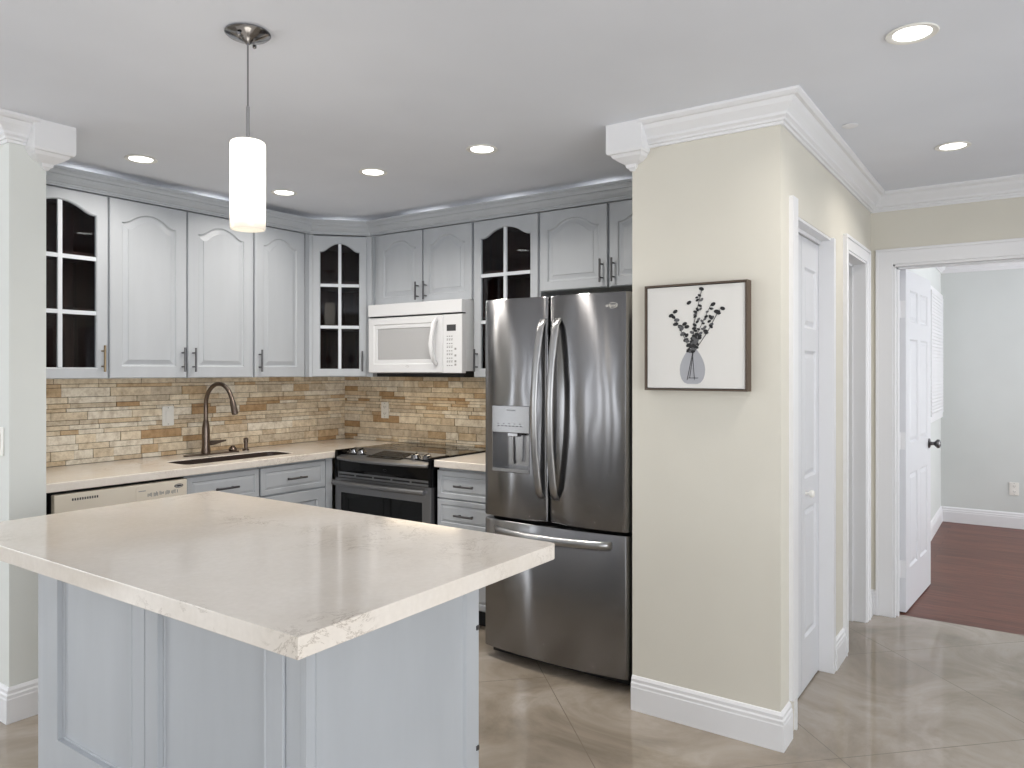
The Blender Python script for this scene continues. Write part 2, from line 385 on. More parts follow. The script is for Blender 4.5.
# ---- moulded panel doors (local: x width, front -y, thickness +y)
def panel_door_mesh(w, h, t, panels, both=True):
    """flat slab whose rectangular panels are moulded in; panels: (x0,x1,z0,z1)"""
    xs = sorted({0, w, *[p[0] for p in panels], *[p[1] for p in panels]}); zs = sorted({0, h, *[p[2] for p in panels], *[p[3] for p in panels]})
    b = MB()
    def inp(x, z): return next((p for p in panels if p[0] < x < p[1] and p[2] < z < p[3]), None)
    for yf, sgn in ((0, 1), (t, -1)):
        for i in range(len(xs)-1):
            for j in range(len(zs)-1):
                if inp((xs[i]+xs[i+1])/2, (zs[j]+zs[j+1])/2): continue
                b.f([b.v(x, yf, z) for x, z in ((xs[i], zs[j]), (xs[i+1], zs[j]), (xs[i+1], zs[j+1]), (xs[i], zs[j+1]))])
        for x0, x1, z0, z1 in panels:
            rs = [[(x, yf+sgn*d, z) for x, z in ((x0+e, z0+e), (x1-e, z0+e), (x1-e, z1-e), (x0+e, z1-e))] for e, d in ((0, 0), (.010, .009), (.016, .009), (.034, .003))]
            b.rings(rs, cap0=False)
    for p, q in (((0, 0), (w, 0)), ((w, 0), (w, h)), ((w, h), (0, h)), ((0, h), (0, 0))):
        b.f([b.v(p[0], 0, p[1]), b.v(q[0], 0, q[1]), b.v(q[0], t, q[1]), b.v(p[0], t, p[1])])
    bmesh.ops.remove_doubles(b.bm, verts=b.bm.verts[:], dist=1e-5)
    return b
# pantry bifold (two leaves)
d1 = thing('door_1', 'closed white bifold pantry door with moulded panels in the wall behind the picture', 'door', (A0+.014, .824, 0)); del d1['category']; del d1['label']; d1['kind'] = 'structure'
lw = (A1-A0-.032)/2
for k in range(2):
    pn = panel_door_mesh(lw, 2.0, .03, [(.055, lw-.055, .22, .80), (.055, lw-.055, .93, 1.50), (.055, lw-.055, 1.60, 1.87)])
    o = pn.build('door_leaf', M['door'], d1); o.location = (k*(lw+.004), 0, .008)
    if k == 1:
        MB().lathe([(.006, 0), (.006, -.012), (.015, -.02), (.017, -.03), (.012, -.037), (.0, -.039)], (.07, 0, .865), 16, 'y').build('door_knob', M['plate'], o, smooth=True)
# bedroom door
an = math.atan2(.544-.598, .75)
d2 = bpy.data.objects.new('door_2', None); COL.objects.link(d2); d2.location = (4.895, .600, .008); d2.rotation_euler = (0, 0, an); d2['kind'] = 'structure'
DWd = .755
pn = panel_door_mesh(DWd, 2.005, .036, [(.11, .335, .24, .80), (.42, .645, .24, .80), (.11, .335, .98, 1.60), (.42, .645, .98, 1.60), (.11, .335, 1.70, 1.89), (.42, .645, 1.70, 1.89)])
leaf = pn.build('door_leaf', M['door'], d2)
for s in (-1, 1):
    y = 0 if s < 0 else .036
    MB().lathe([(.032, 0), (.032, s*.004), (.026, s*.008), (.012, s*.011), (.011, s*.03), (.02, s*.038), (.029, s*.05), (.027, s*.062), (.012, s*.069), (0, s*.07)], (.695, y, .935), 20, 'y').build('door_knob', M['pull'], leaf, smooth=True)
for z in (.25, 1.0, 1.77):
    MB().tube([(-.006, .030, z-.05), (-.006, .030, z+.05)], .007, 8).box(-.001, .0005, .002, .030, z-.05, z+.05).build('hinge', M['trim'], leaf)
# bedroom window blind on left wall
b = MB().box(6.9, 7.98, .672, .70, .99, 2.12)
struct(b.build('window_6', M['trim'], bevel=.004))
b = MB()
for i in range(36): b.box(6.95, 7.93, .664, .672, 1.04+i*.029, 1.04+i*.029+.026)
bl = b.build('window_blind', M['trim']); tag(bl, 'white slatted blind over the bedroom window, seen just past the open door', 'blind')

# ---- ceiling lights
LG = 'recessed ceiling lights'
labs = ['recessed ceiling light nearest the left wall stub above the glass door cabinet', 'recessed ceiling light just right of the hanging pendant shade',
        'recessed ceiling light in front of the corner glass cabinet, between pendant and microwave', 'recessed ceiling light in the kitchen nearest the fridge cabinets',
        'large recessed ceiling light at the top right, nearest the camera', 'recessed ceiling light over the hall before the bedroom doorway']
r0 = thing('recessed_light', labs[0], 'ceiling light', (1.94, 3.52, H), 0, LG)
MB().lathe([(.052, -.001), (.070, -.001), (.073, -.004), (.070, -.007), (.056, -.006), (.052, -.003)], (0, 0, 0), 40).build('trim_ring', M['plate'], r0, smooth=True)
MB().lathe([(.0, -.001), (.052, -.001), (.052, -.004), (.0, -.005)], (0, 0, 0), 32).build('lens', M['lamp_on'], r0)
kids = list(r0.children)
for i, (x, y) in enumerate([(1.94, 3.52), (2.77, 3.508), (2.745, 2.772), (2.747, 2.074), (2.546, .295), (3.928, .291)]):
    if i:
        r = r0.copy(); COL.objects.link(r); r.location = (x, y, H); r['label'] = labs[i]
        for c in kids: d = c.copy(); COL.objects.link(d); d.parent = r
    l = bpy.data.lights.new('downlight', 'AREA'); l.shape = 'DISK'; l.size = .10; l.energy = DOWN*(.36, .36, .62, .72, .42, .32)[i]; l.color = (1, .94, .86); l.spread = math.radians(150)
    lo = bpy.data.objects.new('downlight', l); COL.objects.link(lo); lo.location = (x, y, H-.008)
sp = MB().lathe([(0, -.001), (.03, -.001), (.032, -.004), (.02, -.009), (0, -.010)], (0, 0, 0), 24).build('sprinkler_cover', M['trim'], smooth=True, loc=(3.357, .618, H))
tag(sp, 'small round white sprinkler cover on the ceiling beside the right crown moulding', 'sprinkler cover')

# ---- added unseen point lights behind the cabinet crown, for ceiling glow patches; no fixtures
for x, y in ((1.885, 4.07), (2.623, 4.07), (3.60, 3.95), (3.74, 3.158), (3.74, 2.531), (3.74, 1.90)):
    l = bpy.data.lights.new('added_ceiling_glow', 'POINT'); l.energy = .6; l.color = (1, .98, .95); l.shadow_soft_size = .025
    lo = bpy.data.objects.new('added_ceiling_glow', l); COL.objects.link(lo); lo.location = (x, y, 2.352)
# ---- pendant
p = thing('pendant_lamp', 'pendant lamp with lit white cylinder shade hanging over the island', 'pendant lamp', (1.401, 1.943, H))
MB().lathe([(0, -.004), (.066, -.002), (.067, -.006), (.060, -.012), (.03, -.022), (.012, -.030), (.007, -.036), (0, -.036)][::-1], (0, 0, 0), 40).build('canopy', M['chrome'], p, smooth=True)
for a in (.5, 3.5): MB().lathe([(0, -.012), (.006, -.012), (.006, -.02), (0, -.024)], (.045*math.cos(a), .045*math.sin(a), -.008), 10).build('canopy_screw', M['chrome'], p, smooth=True)
MB().tube([(0, 0, -.034), (0, 0, -.28)], .0028, 8).build('cord', M['chrome'], p, smooth=True)
MB().tube([(0, 0, -.225), (0, 0, -.333)], .0055, 10).build('stem', M['steel_handle'], p, smooth=True)
MB().lathe([(0, -.331), (.045, -.331), (.0495, -.334), (.0515, -.341), (.0515, -.592), (.050, -.596), (.047, -.596), (.047, -.588), (.0, -.583)], (0, 0, 0), 48).build('lamp_shade', M['opal'], p, smooth=True)
#, 'POINT'); l.energy = 5; l.color = (1, .86, .68); l.shadow_soft_size = .04


# ================================================================== CABINET PARTS
def bell(t):      # broad dome that flares out to the shoulders
    t = min(1, abs(t)/.97); return 1-t*t/.68 if t < .68 else .32*((1-t)/.32)**2
NB, NS, NT = 6, 8, 28
def arch_loop(w, h, ix, iz0, iz1, rise, y):
    """closed loop: inset ix each side, iz0 from bottom, shoulders iz1 from top, arch 'rise' above shoulders"""
    x0, x1, z0, zs = ix, w-ix, iz0, h-iz1
    P = [(x0+(x1-x0)*i/NB, z0) for i in range(NB)] + [(x1, z0+(zs-z0)*i/NS) for i in range(NS)]
    P += [(x1-(x1-x0)*i/NT, zs+rise*bell(1-2*i/NT)) for i in range(NT)] + [(x0, zs-(zs-z0)*i/NS) for i in range(NS)]
    return [(x, y, z) for x, z in P]
def rect_loop(w, h, e, y): return arch_loop(w, h, e, e, e, 0, y)
T = .02
def solid_door(w, h, arch=.055, st=.062, raised=True):
    b = MB(); sh = st+arch; R = lambda e, y: arch_loop(w, h, st+e, st+e, sh+e, arch, y)
    loops = [rect_loop(w, h, 0, T), rect_loop(w, h, 0, .003), rect_loop(w, h, .003, 0), R(0, 0), R(.005, .0085), R(.011, .0095), R(.034, .0040), R(.0345, .0008), R(.038, .0008)]
    b.rings(loops); return b
def flat_drawer(w, h, e=.028):
    b = MB(); loops = [rect_loop(w, h, 0, T), rect_loop(w, h, 0, .003), rect_loop(w, h, .003, 0)]
    loops += [rect_loop(w, h, e, 0), rect_loop(w, h, e+.004, .005), rect_loop(w, h, e+.018, .001)]
    b.rings(loops); return b
def glass_frame(w, h, arch=.056, st=.06):
    b = MB(); sh = st+arch; R = lambda e, y: arch_loop(w, h, st+e, st+e, sh+e, arch, y)
    loops = [rect_loop(w, h, 0, .003), rect_loop(w, h, .003, 0), R(-.006, 0), R(-.001, .004), R(0, T), rect_loop(w, h, 0, T), rect_loop(w, h, 0, .003)]
    b.rings(loops, False, False); bmesh.ops.remove_doubles(b.bm, verts=b.bm.verts[:], dist=1e-6); return b
def muntins(w, h, st=.06, arch=.056, rows=3, t=.020):
    b = MB(); cx = w/2; zt = h-st-.002
    b.box(cx-t/2, cx+t/2, .002, .014, st, zt)
    for i in range(1, rows):
        z = st+(h-2*st)*i/rows
        b.box(st, cx-t/2, .003, .013, z-t/2, z+t/2); b.box(cx+t/2, w-st, .003, .013, z-t/2, z+t/2)
    return b
def bar_pull(parent, x, z, length=.135, vertical=True, m=None):
    b = MB(); o = -.032; h = length/2
    if vertical:
        b.tube([(x, o, z-h), (x, o, z+h)], .006, 12)
        for s in (-1, 1): b.tube([(x, .001, z+s*h*.58), (x, o, z+s*h*.58)], .0042, 8)
    else:
        b.tube([(x-h, o, z), (x+h, o, z)], .006, 12)
        for s in (-1, 1): b.tube([(x+s*h*.66, .001, z), (x+s*h*.66, o, z)], .0042, 8)
    return b.build('handle', m or M['pull'], parent, smooth=True)
def carcass(t, W, h, D, hollow=False, wall=.018):
    if not hollow:
        return box('carcass', M['cab'], 0, W, T+.001, D, 0, h, t)
    b = MB(); y0 = T+.001
    b.box(0, wall, y0, D, 0, h).box(W-wall, W, y0, D, 0, h).box(wall, W-wall, y0, D, 0, wall).box(wall, W-wall, y0, D, h-wall, h).box(wall, W-wall, D-.006, D, wall, h-wall)
    o = b.build('carcass', M['cab'], t)
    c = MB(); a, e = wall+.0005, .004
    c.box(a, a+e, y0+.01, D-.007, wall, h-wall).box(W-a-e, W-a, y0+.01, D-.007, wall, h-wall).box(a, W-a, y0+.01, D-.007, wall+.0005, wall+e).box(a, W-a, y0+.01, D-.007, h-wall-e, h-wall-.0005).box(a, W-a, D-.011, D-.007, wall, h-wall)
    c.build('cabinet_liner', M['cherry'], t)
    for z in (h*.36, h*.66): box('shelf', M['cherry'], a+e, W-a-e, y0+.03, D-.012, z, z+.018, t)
    return o
def add_door(t, x, w, h, z=0, pull=None, glassd=False, arch=.055, rows=3, pz=.10, plen=.135, mm=None, st=.062):
    if glassd:
        arch = .056
        d = glass_frame(w, h, arch, st).build('door', M['cab'], t); d.location = (x, 0, z)
        muntins(w, h, st, arch, rows).build('muntin_grid', M['muntin'], d)
        g = box('glass_pane', M['glass'], st-.004, w-st+.004, .0145, .0185, st-.004, h-st+.004, d)
    else:
        d = solid_door(w, h, arch, st).build('door', M['cab'], t); d.location = (x, 0, z)
    if pull:
        bar_pull(d, .028 if pull == 'l' else w-.028, pz, plen, True, mm)
    return d
def add_drawer(t, x, w, z, h, pull=True, plen=.14):
    d = flat_drawer(w, h).build('drawer', M['cab'], t); d.location = (x, 0, z)
    if pull: bar_pull(d, w/2, h*.5, plen, False)
    return d
RL, RR = 0, -PI/2
YU = 3.90; ZB, ZT = 1.378, 2.318; HU = ZT-ZB
UD = KY-YU-.002
g_ = .003
# sink-wall uppers
t = thing('wall_cabinet', 'blue-grey wall cabinet with a six-pane arched glass door, beside the left wall stub', 'cabinet', (1.4605, YU, ZB), RL)
carcass(t, .518, HU, UD, True); add_door(t, .0590, .454, HU-.006, .002, 'r', True, mm=M['pull_warm'], st=.055)
t = thing('wall_cabinet', 'tall blue-grey double-door wall cabinet above the sink, left of the pendant shade', 'cabinet', (1.98, YU, ZB), RL)
carcass(t, .876, HU, UD); add_door(t, .006, .427, HU-.006, .002, 'r'); add_door(t, .442, .427, HU-.006, .002, 'l')
t = thing('wall_cabinet', 'narrow tall blue-grey single-door wall cabinet left of the corner glass cabinet', 'cabinet', (2.858, YU, ZB), RL)
carcass(t, .392, HU, UD); add_door(t, .006, .380, HU-.006, .002, 'l')
# diagonal corner cabinet
cxa, cya, cxb, cyb = 3.285, 3.90, 3.57, 3.624
dw = math.hypot(cxb-cxa, cyb-cya); da = math.atan2(cyb-cya, cxb-cxa)
t = thing('wall_cabinet', 'diagonal corner wall cabinet with six-pane arched glass door', 'cabinet', (cxa, cya, ZB), da)
ca, sa = math.cos(-da), math.sin(-da)
def loc(x, y): x -= cxa; y -= cya; return (x*ca-y*sa, x*sa+y*ca)
pts = [loc(3.251, cya), loc(cxa, cya), loc(cxb, cyb), loc(cxb, 3.606), loc(KX-.002, 3.606), loc(KX-.002, KY-.002), loc(3.251, KY-.002)]
def shell(name, m, off, z0, z1, thick, doorhole=True):
    b = MB(); P = [Vector(p) for p in pts]; n = len(P); Q = []
    for i in range(n):
        d1_ = (P[i]-P[i-1]).normalized(); d2_ = (P[(i+1) % n]-P[i]).normalized()
        n1 = Vector((-d1_.y, d1_.x)); n2 = Vector((-d2_.y, d2_.x)); mm_ = (n1+n2)/(1+n1.dot(n2)); Q.append((P[i]+mm_*off, P[i]+mm_*(off+thick)))
    for i in range(n):
        j = (i+1) % n
        if i == 1: continue
        a, b_, c_, d_ = Q[i][0], Q[j][0], Q[j][1], Q[i][1]
        b.prism([tuple(a), tuple(b_), tuple(c_), tuple(d_)], z0, z1)
    fl = [tuple(q[1]) for q in Q]
    b.prism(fl, z0, z0+thick); b.prism(fl, z1-thick, z1)
    return b.build(name, m, t)
# face frame sits behind the door line
def inset(pts_, off):
    P = [Vector(p) for p in pts_]; n = len(P); o = []
    for i in range(n):
        d1_ = (P[i]-P[i-1]).normalized(); d2_ = (P[(i+1) % n]-P[i]).normalized()
        n1 = Vector((-d1_.y, d1_.x)); n2 = Vector((-d2_.y, d2_.x)); o.append(P[i]+(n1+n2)/(1+n1.dot(n2))*off)
    return o
pts[1] = (pts[1][0], T+.001); pts[2] = (pts[2][0], T+.001)
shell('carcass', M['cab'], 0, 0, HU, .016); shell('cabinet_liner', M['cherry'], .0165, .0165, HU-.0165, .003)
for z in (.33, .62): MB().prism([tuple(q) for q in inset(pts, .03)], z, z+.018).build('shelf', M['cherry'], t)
box('face_frame', M['cab'], -.004, .024, .012, T+.012, 0, HU, t); box('face_frame', M['cab'], dw-.034, dw+.004, .012, T+.012, 0, HU, t)
add_door(t, .018, dw-.046, HU-.012, .004, 'r', True, st=.05, arch=.056)
# stove-wall uppers (origin = left end seen from the room)
XU = 3.57
def rthing(name, label, cat, y, z, x=XU): return thing(name, label, cat, (x, y, z), RR)
DR = KX-XU-.002
t = rthing('wall_cabinet', 'short blue-grey double-door wall cabinet directly above the white microwave', 'cabinet', 3.604, 1.848)
carcass(t, .838, ZT-1.848, DR); add_door(t, .046, .384, ZT-1.848-.006, .002, 'r', pz=.075, plen=.115, st=.05); add_door(t, .442, .386, ZT-1.848-.006, .002, 'l', pz=.075, plen=.115, st=.05)
t = rthing('wall_cabinet', 'tall narrow wall cabinet with arched glass door between microwave and fridge', 'cabinet', 2.764, ZB)
carcass(t, .472, HU, DR, True); add_door(t, .007, .456, HU-.006, .002, 'l', True, st=.052)
t = rthing('wall_cabinet', 'short blue-grey double-door wall cabinet above the steel fridge', 'cabinet', 2.290, 1.866)
carcass(t, .912, ZT-1.866, DR); add_door(t, .006, .424, ZT-1.866-.006, .002, 'r', pz=.085, plen=.125, st=.05); add_door(t, .444, .453, ZT-1.866-.006, .002, 'l', pz=.085, plen=.125, st=.05)
# cabinet crown
CC = [(0, 2.317), (.010, 2.317), (.010, 2.325), (.018, 2.325), (.018, 2.334), (.024, 2.336), (.036, 2.350), (.042, 2.363), (.042, 2.367), (.053, 2.367), (.057, 2.378), (.063, 2.386), (.063, 2.389), (.073, 2.389), (.073, 2.402), (0, 2.402)]
o = MB().sweep([(a-.05 if a == 0 else a, z+.0015) for a, z in CC], [(1.4605, YU), (cxa, YU), (cxb, cyb), (XU, 1.378)], -1).build('cabinet_crown', M['cab'])
tag(o, 'blue-grey stepped crown moulding running along the top of all wall cabinets', 'moulding')

# ================================================================== BASE CABINETS
YB = 3.615; BH = .871; BD = KY-YB-.002
t = thing('base_cabinet', 'blue-grey sink base cabinet with one wide panel front, under the sink', 'cabinet', (2.235, YB, 0), RL)
box('carcass', M['cab'], 0, .450, T+.001, BD, .10, .66, t); box('toe_kick', M['gap'], 0, .450, .075, .09, 0, .10, t)
MB().box(0, .450, T+.001, .04, .66, BH).box(0, .01, .04, BD, .66, BH).build('face_frame', M['cab'], t)
add_drawer(t, .003, .444, .70, .160); add_door(t, .003, .444, .575, .115, 'r', arch=.0, pz=.5)
t = thing('base_cabinet', 'blue-grey base cabinet with drawer over panelled door, between sink base and stove', 'cabinet', (2.690, YB, 0), RL)
box('carcass', M['cab'], 0, .535, T+.001, BD, .10, BH, t); box('toe_kick', M['gap'], 0, .535, .075, .09, 0, .10, t)
box('filler', M['cab'], .485, .535, .002, T+.001, .10, BH, t)
add_drawer(t, .003, .476, .70, .160); add_door(t, .003, .476, .575, .115, 'l', arch=.0, pz=.5)
XB = 3.25
t = thing('base_cabinet', 'blue-grey stack of drawers between stove and fridge', 'cabinet', (XB, 2.774, 0), RR)
box('carcass', M['cab'], 0, .51, T+.001, KX-XB-.002, .10, BH, t); box('toe_kick', M['gap'], 0, .51, .075, .09, 0, .10, t)
add_drawer(t, .002, .42, .70, .155, plen=.13); add_drawer(t, .002, .42, .535, .158, plen=.13); add_drawer(t, .002, .42, .32, .208, plen=.13); add_drawer(t, .002, .42, .112, .202, plen=.13)

# countertops
def counter(name, outline, z0, z1, hole=None):
    bm = bmesh.new()
    vs = [bm.verts.new((x, y, z1)) for x, y in outline]
    es = [bm.edges.new((vs[i], vs[(i+1) % len(vs)])) for i in range(len(vs))]
    if hole:
        hv = [bm.verts.new((x, y, z1)) for x, y in hole]; es += [bm.edges.new((hv[i], hv[(i+1) % len(hv)])) for i in range(len(hv))]
    bmesh.ops.triangle_fill(bm, edges=es, use_beauty=True, use_dissolve=False)
    if hole:
        hs_ = set(hv); bad = [f for f in bm.faces if all(v_ in hs_ for v_ in f.verts)]
        if bad: bmesh.ops.delete(bm, geom=bad, context='FACES_ONLY')
    r = bmesh.ops.extrude_face_region(bm, geom=bm.faces[:])
    for v_ in r['geom']:
        if isinstance(v_, bmesh.types.BMVert): v_.co.z = z0
    b = MB(); b.bm.free(); b.bm = bm
    return b.build(name, M['quartz'], bevel=.004, seg=2)
def rrect(x0, x1, y0, y1, r, n=5):
    P = []
    for cx, cy, a in ((x1-r, y0+r, -90), (x1-r, y1-r, 0), (x0+r, y1-r, 90), (x0+r, y0+r, 180)):
        for i in range(n+1):
            q = math.radians(a+90*i/n); P.append((cx+r*math.cos(q), cy+r*math.sin(q)))
    return P
SX0, SX1, SY0, SY1 = 2.30, 3.02, 3.71, 3.945
o = counter('countertop', [(1.4615, 3.590), (3.232, 3.590), (KX-.012, 3.592), (KX-.012, KY-.012), (1.4615, KY-.012)], .8735, .914, rrect(SX0, SX1, SY0, SY1, .05))
tag(o, 'long cream quartz countertop with the sink cut into it, along the sink wall', 'countertop')
o = counter('countertop', [(3.225, 2.256), (KX-.012, 2.256), (KX-.012, 2.776), (3.225, 2.776)], .8735, .914)
tag(o, 'short piece of cream quartz countertop between stove and fridge', 'countertop')
# sink
t = thing('sink', 'dark undermount sink basin set in the cream countertop below the faucet', 'sink', ((SX0+SX1)/2, (SY0+SY1)/2, .70))
def rr3(x0, x1, y0, y1, r, z): return [(x-(SX0+SX1)/2, y-(SY0+SY1)/2, z-.70) for x, y in rrect(x0, x1, y0, y1, r)]
e = .006
MB().rings([rr3(SX0+.0006, SX1-.0006, SY0+.0006, SY1-.0006, .0494, .9085), rr3(SX0+e, SX1-e, SY0+e, SY1-e, .045, .9105), rr3(SX0+e+.002, SX1-e-.002, SY0+e+.002, SY1-e-.002, .045, .905), rr3(SX0+.02, SX1-.02, SY0+.02, SY1-.02, .05, .715), rr3(SX0+.05, SX1-.05, SY0+.05, SY1-.05, .04, .705)], cap0=False).build('basin', M['basin'], t, smooth=True)
MB().lathe([(.04, .006), (.042, .010), (.03, .011), (.02, .008), (0, .008)], (0, 0, 0), 24).build('drain', M['steel_handle'], t, smooth=True)
# faucet
t = thing('faucet', 'tall bronze gooseneck pull-down faucet behind the sink', 'faucet', (2.645, 4.075, .9145))
MB().prism(rrect(-.14, .225, -.03, .03, .028), 0, .007).build('deck_plate', M['bronze'], t, bevel=.002)
MB().lathe([(.026, .007), (.027, .02), (.023, .05), (.023, .15), (.018, .19), (.013, .21)], (0, 0, 0), 24).build('body', M['bronze'], t, smooth=True)
arc = [(0, 0, .20), (0, 0, .29)]+[(0, -.132+.132*math.cos(a), .298+.128*math.sin(a)) for a in [PI*i/16*.86 for i in range(17)]]
q = arc[-1]; arc += [(0, q[1]-.010, q[2]-.024)]
MB().tube(arc, .0125, 14).build('neck', M['bronze'], t, smooth=True)
q = arc[-1]
MB().tube([(0, q[1]+.001, q[2]+.004), (0, q[1]-.007, q[2]-.018), (0, q[1]-.026, q[2]-.070), (0, q[1]-.0285, q[2]-.077)], [.0145, .017, .019, .016], 16).build('spray_head', M['bronze'], t, smooth=True)
MB().tube([(.015, 0, .068), (.05, -.004, .068), (.085, -.010, .072), (.125, -.018, .078)], [.016, .014, .009, .005], 12).build('lever', M['bronze'], t, smooth=True)
t = thing('soap_dispenser', 'small bronze soap dispenser right of the faucet', 'soap dispenser', (2.935, 4.09, .9145))
MB().lathe([(.022, 0), (.022, .006), (.012, .012), (.011, .045), (.015, .05), (.015, .075), (.009, .08), (.0, .081)], (0, 0, 0), 20).build('body', M['bronze'], t, smooth=True)
MB().tube([(0, 0, .070), (-.03, -.03, .072), (-.045, -.045, .066)], [.006, .005, .004], 8).build('spout', M['bronze'], t, smooth=True)
t = MB().lathe([(.024, .0), (.026, .01), (.02, .02), (.013, .026), (.015, .032), (0, .034)], (0, 0, 0), 20).build('sink_plug', M['bronze'], smooth=True, loc=(2.83, 4.075, .9215))
tag(t, 'round dark plug cap resting on the faucet plate', 'plug')

# dishwasher
t = thing('dishwasher', 'bisque dishwasher under the left end of the long countertop', 'dishwasher', (1.585, 3.60, 0), RL)
box('body', M['blackmat'], 0, .642, .03, .60, .02, .862, t)
box('door', M['bisque'], .003, .642, 0, .03, .11, .72, t, bevel=.003); pn = box('control_panel', M['bisque'], 0, .642, -.004, .03, .724, .858, t, bevel=.004)
b = MB()
for i in range(11): b.box(.075+i*.011, .0815+i*.011, -.0050, -.0035, .824, .835)
b.build('vent', M['app_dark'], pn)
MB().prism(rrect(.372, .630, .735, .848, .012), -.0058, -.0038, 'y').build('control_inset', M['bisque'], pn)
b = MB()
for i in range(26):
    if i % 5 != 4: b.box(.43+i*.0062, .4335+i*.0062, -.0066, -.0056, .795+random.uniform(-.004, .004), .812+random.uniform(-.004, .004))
for i in range(12): b.box(.43+i*.013, .438+i*.013, -.0066, -.0056, .775, .778)
b.box(.384, .42, -.0066, -.0056, .823, .827)
b.build('printed_marks', M['app_line'], pn)
MB().lathe([(0, 0), (.024, 0), (.024, -.002), (0, -.002)], (.594, -.0057, .829), 24, 'y').build('badge', M['app_dark'], pn).scale = (1, 1, 1)
bd = [c for c in pn.children if c.name.startswith('badge')][0]
for v_ in bd.data.vertices: v_.co.z = .829+(v_.co.z-.829)*.42
def ringmark(parent, cx, cz, rx, rz, y, m, r=.0009):
    P = [(cx+rx*math.cos(2*PI*i/28*.96), y, cz+rz*math.sin(2*PI*i/28*.96)) for i in range(29)]
    return MB().tube(P, r, 5).build('emblem', m, parent)
ringmark(pn, .594, .829, .018, .006, -.0080, M['plate'])
o = box('filler_shade_strip', M['blackmat'], 1.463, 1.583, 3.66, 4.0, 0, .86); tag(o, 'black filler panel, partly standing in for shadow, between wall stub and dishwasher', 'filler')  # its black also carries the shadow in this gap

# ================================================================== BACKSPLASH
def splash(name, length, z0, z1, origin, rz, label):
    t = thing(name, label, 'backsplash', origin, rz)
    box('grout_bed', M['grout'], 0, length, .002, .007, z0, z1, t)
    b = MB(); z = z0
    hs = [.020, .026, .034, .044, .050]
    while z < z1-.004:
        h = random.choice(hs); h = min(h, z1-z)
        if z1-z-h < .012: h = z1-z
        x = -random.uniform(0, .1)
        while x < length:
            L_ = random.uniform(.09, .26); a, c_ = max(x, 0), min(x+L_, length)
            if c_-a > .012: b.box(a+.0012, c_-.0012, random.uniform(-.007, .0), .003, z+.0011, z+h-.0011)
            x += L_
        z += h
    b.build('stone_strips', M['stone'], t, bevel=.0012, seg=1)
splash('stone_backsplash', KX-1.4615-.008, .9145, 1.377, (1.4615, KY-.0085, 0), RL, 'travertine strip backsplash on the wall behind the sink')
splash('stone_backsplash', KY-.010-2.26, .9145, 1.377, (KX-.0085, KY-.010, 0), RR, 'travertine strip backsplash on the wall behind the stove')
# filler of stone shown between counter bottom and microwave is the same strip
def wallplate(name, label, cat, locn, rz, kind):
    t = thing(name, label, cat, locn, rz)
    MB().prism(rrect(-.036, .036, -.058, .058, .004), -.006, 0, 'y').build('cover_plate', M['plate'], t, bevel=.0015)
    if kind == 'switch':
        MB().prism(rrect(-.016, .016, -.033, .033, .002), -.010, -.0055, 'y').build('rocker', M['plate'], t, bevel=.001)
    else:
        for s in (-1, 1):
            o = MB().prism([(x, z+s*.024) for x, z in rrect(-.016, .016, -.014, .014, .008)], -.008, -.0055, 'y').build('socket', M['plate'], t)
            MB().box(-.008, -.0055, -.0085, -.0078, s*.024-.005, s*.024+.006).box(.0055, .008, -.0085, -.0078, s*.024-.005, s*.024+.006).box(-.002, .002, -.0085, -.0078, s*.024-.011, s*.024-.007).build('slot', M['app_dark'], o)
    for s in (-1, 1): MB().lathe([(0, 0), (.003, 0), (.003, -.001), (0, -.001)], (0, -.006, s*.048), 8, 'y').build('screw', M['app_line'], t)
wallplate('wall_switch', 'white rocker switch on the stone backsplash left of the faucet', 'switch', (2.488, KY-.0150, 1.150), RL, 'switch')
wallplate('wall_outlet', 'ivory outlet on the stone backsplash above the stove', 'outlet', (KX-.0150, 3.80, 1.137), RR, 'outlet')
wallplate('wall_outlet', 'white outlet low on the grey bedroom wall', 'outlet', (8.119, .125, .355), RR, 'outlet')
wallplate('wall_switch', 'white switch on the left side of the wall stub at the left picture edge', 'switch', (1.3215, 3.465, 1.13), RR, 'switch')

# ================================================================== STOVE
SY_L, SY_R = 3.586, 2.780; SW = SY_L-SY_R; SXF = 3.215
t = thing('stove', 'black and stainless slide-in electric stove under the microwave', 'stove', (SXF, SY_L, 0), RR)
SD = KX-SXF-.014
box('body', M['black'], .006, SW-.006, .035, SD, .03, .905, t)
for x in (.05, SW-.05):
    for y in (.08, SD-.06): MB().lathe([(.018, 0), (.018, .03)], (x, y, 0), 12).build('foot', M['blackmat'], t)
box('cooktop', M['cooktop'], .0, SW, .150, SD, .9155, .924, t, bevel=.003)
c = [o_ for o_ in t.children if o_.name.startswith('cooktop')][0]
b = MB()
for x, y, r in ((.20, .22, .09), (.60, .22, .105), (.20, .47, .105), (.60, .47, .08)):
    b = MB(); b.tube([(x+r*math.cos(a), y+r*math.sin(a), .9240) for a in [2*PI*i/48 for i in range(49)]], .0012, 4); b.build('burner_ring', M['app_dark'], c)
def bow(u, amp=.045): return -amp*(1-(2*u-1)**2)
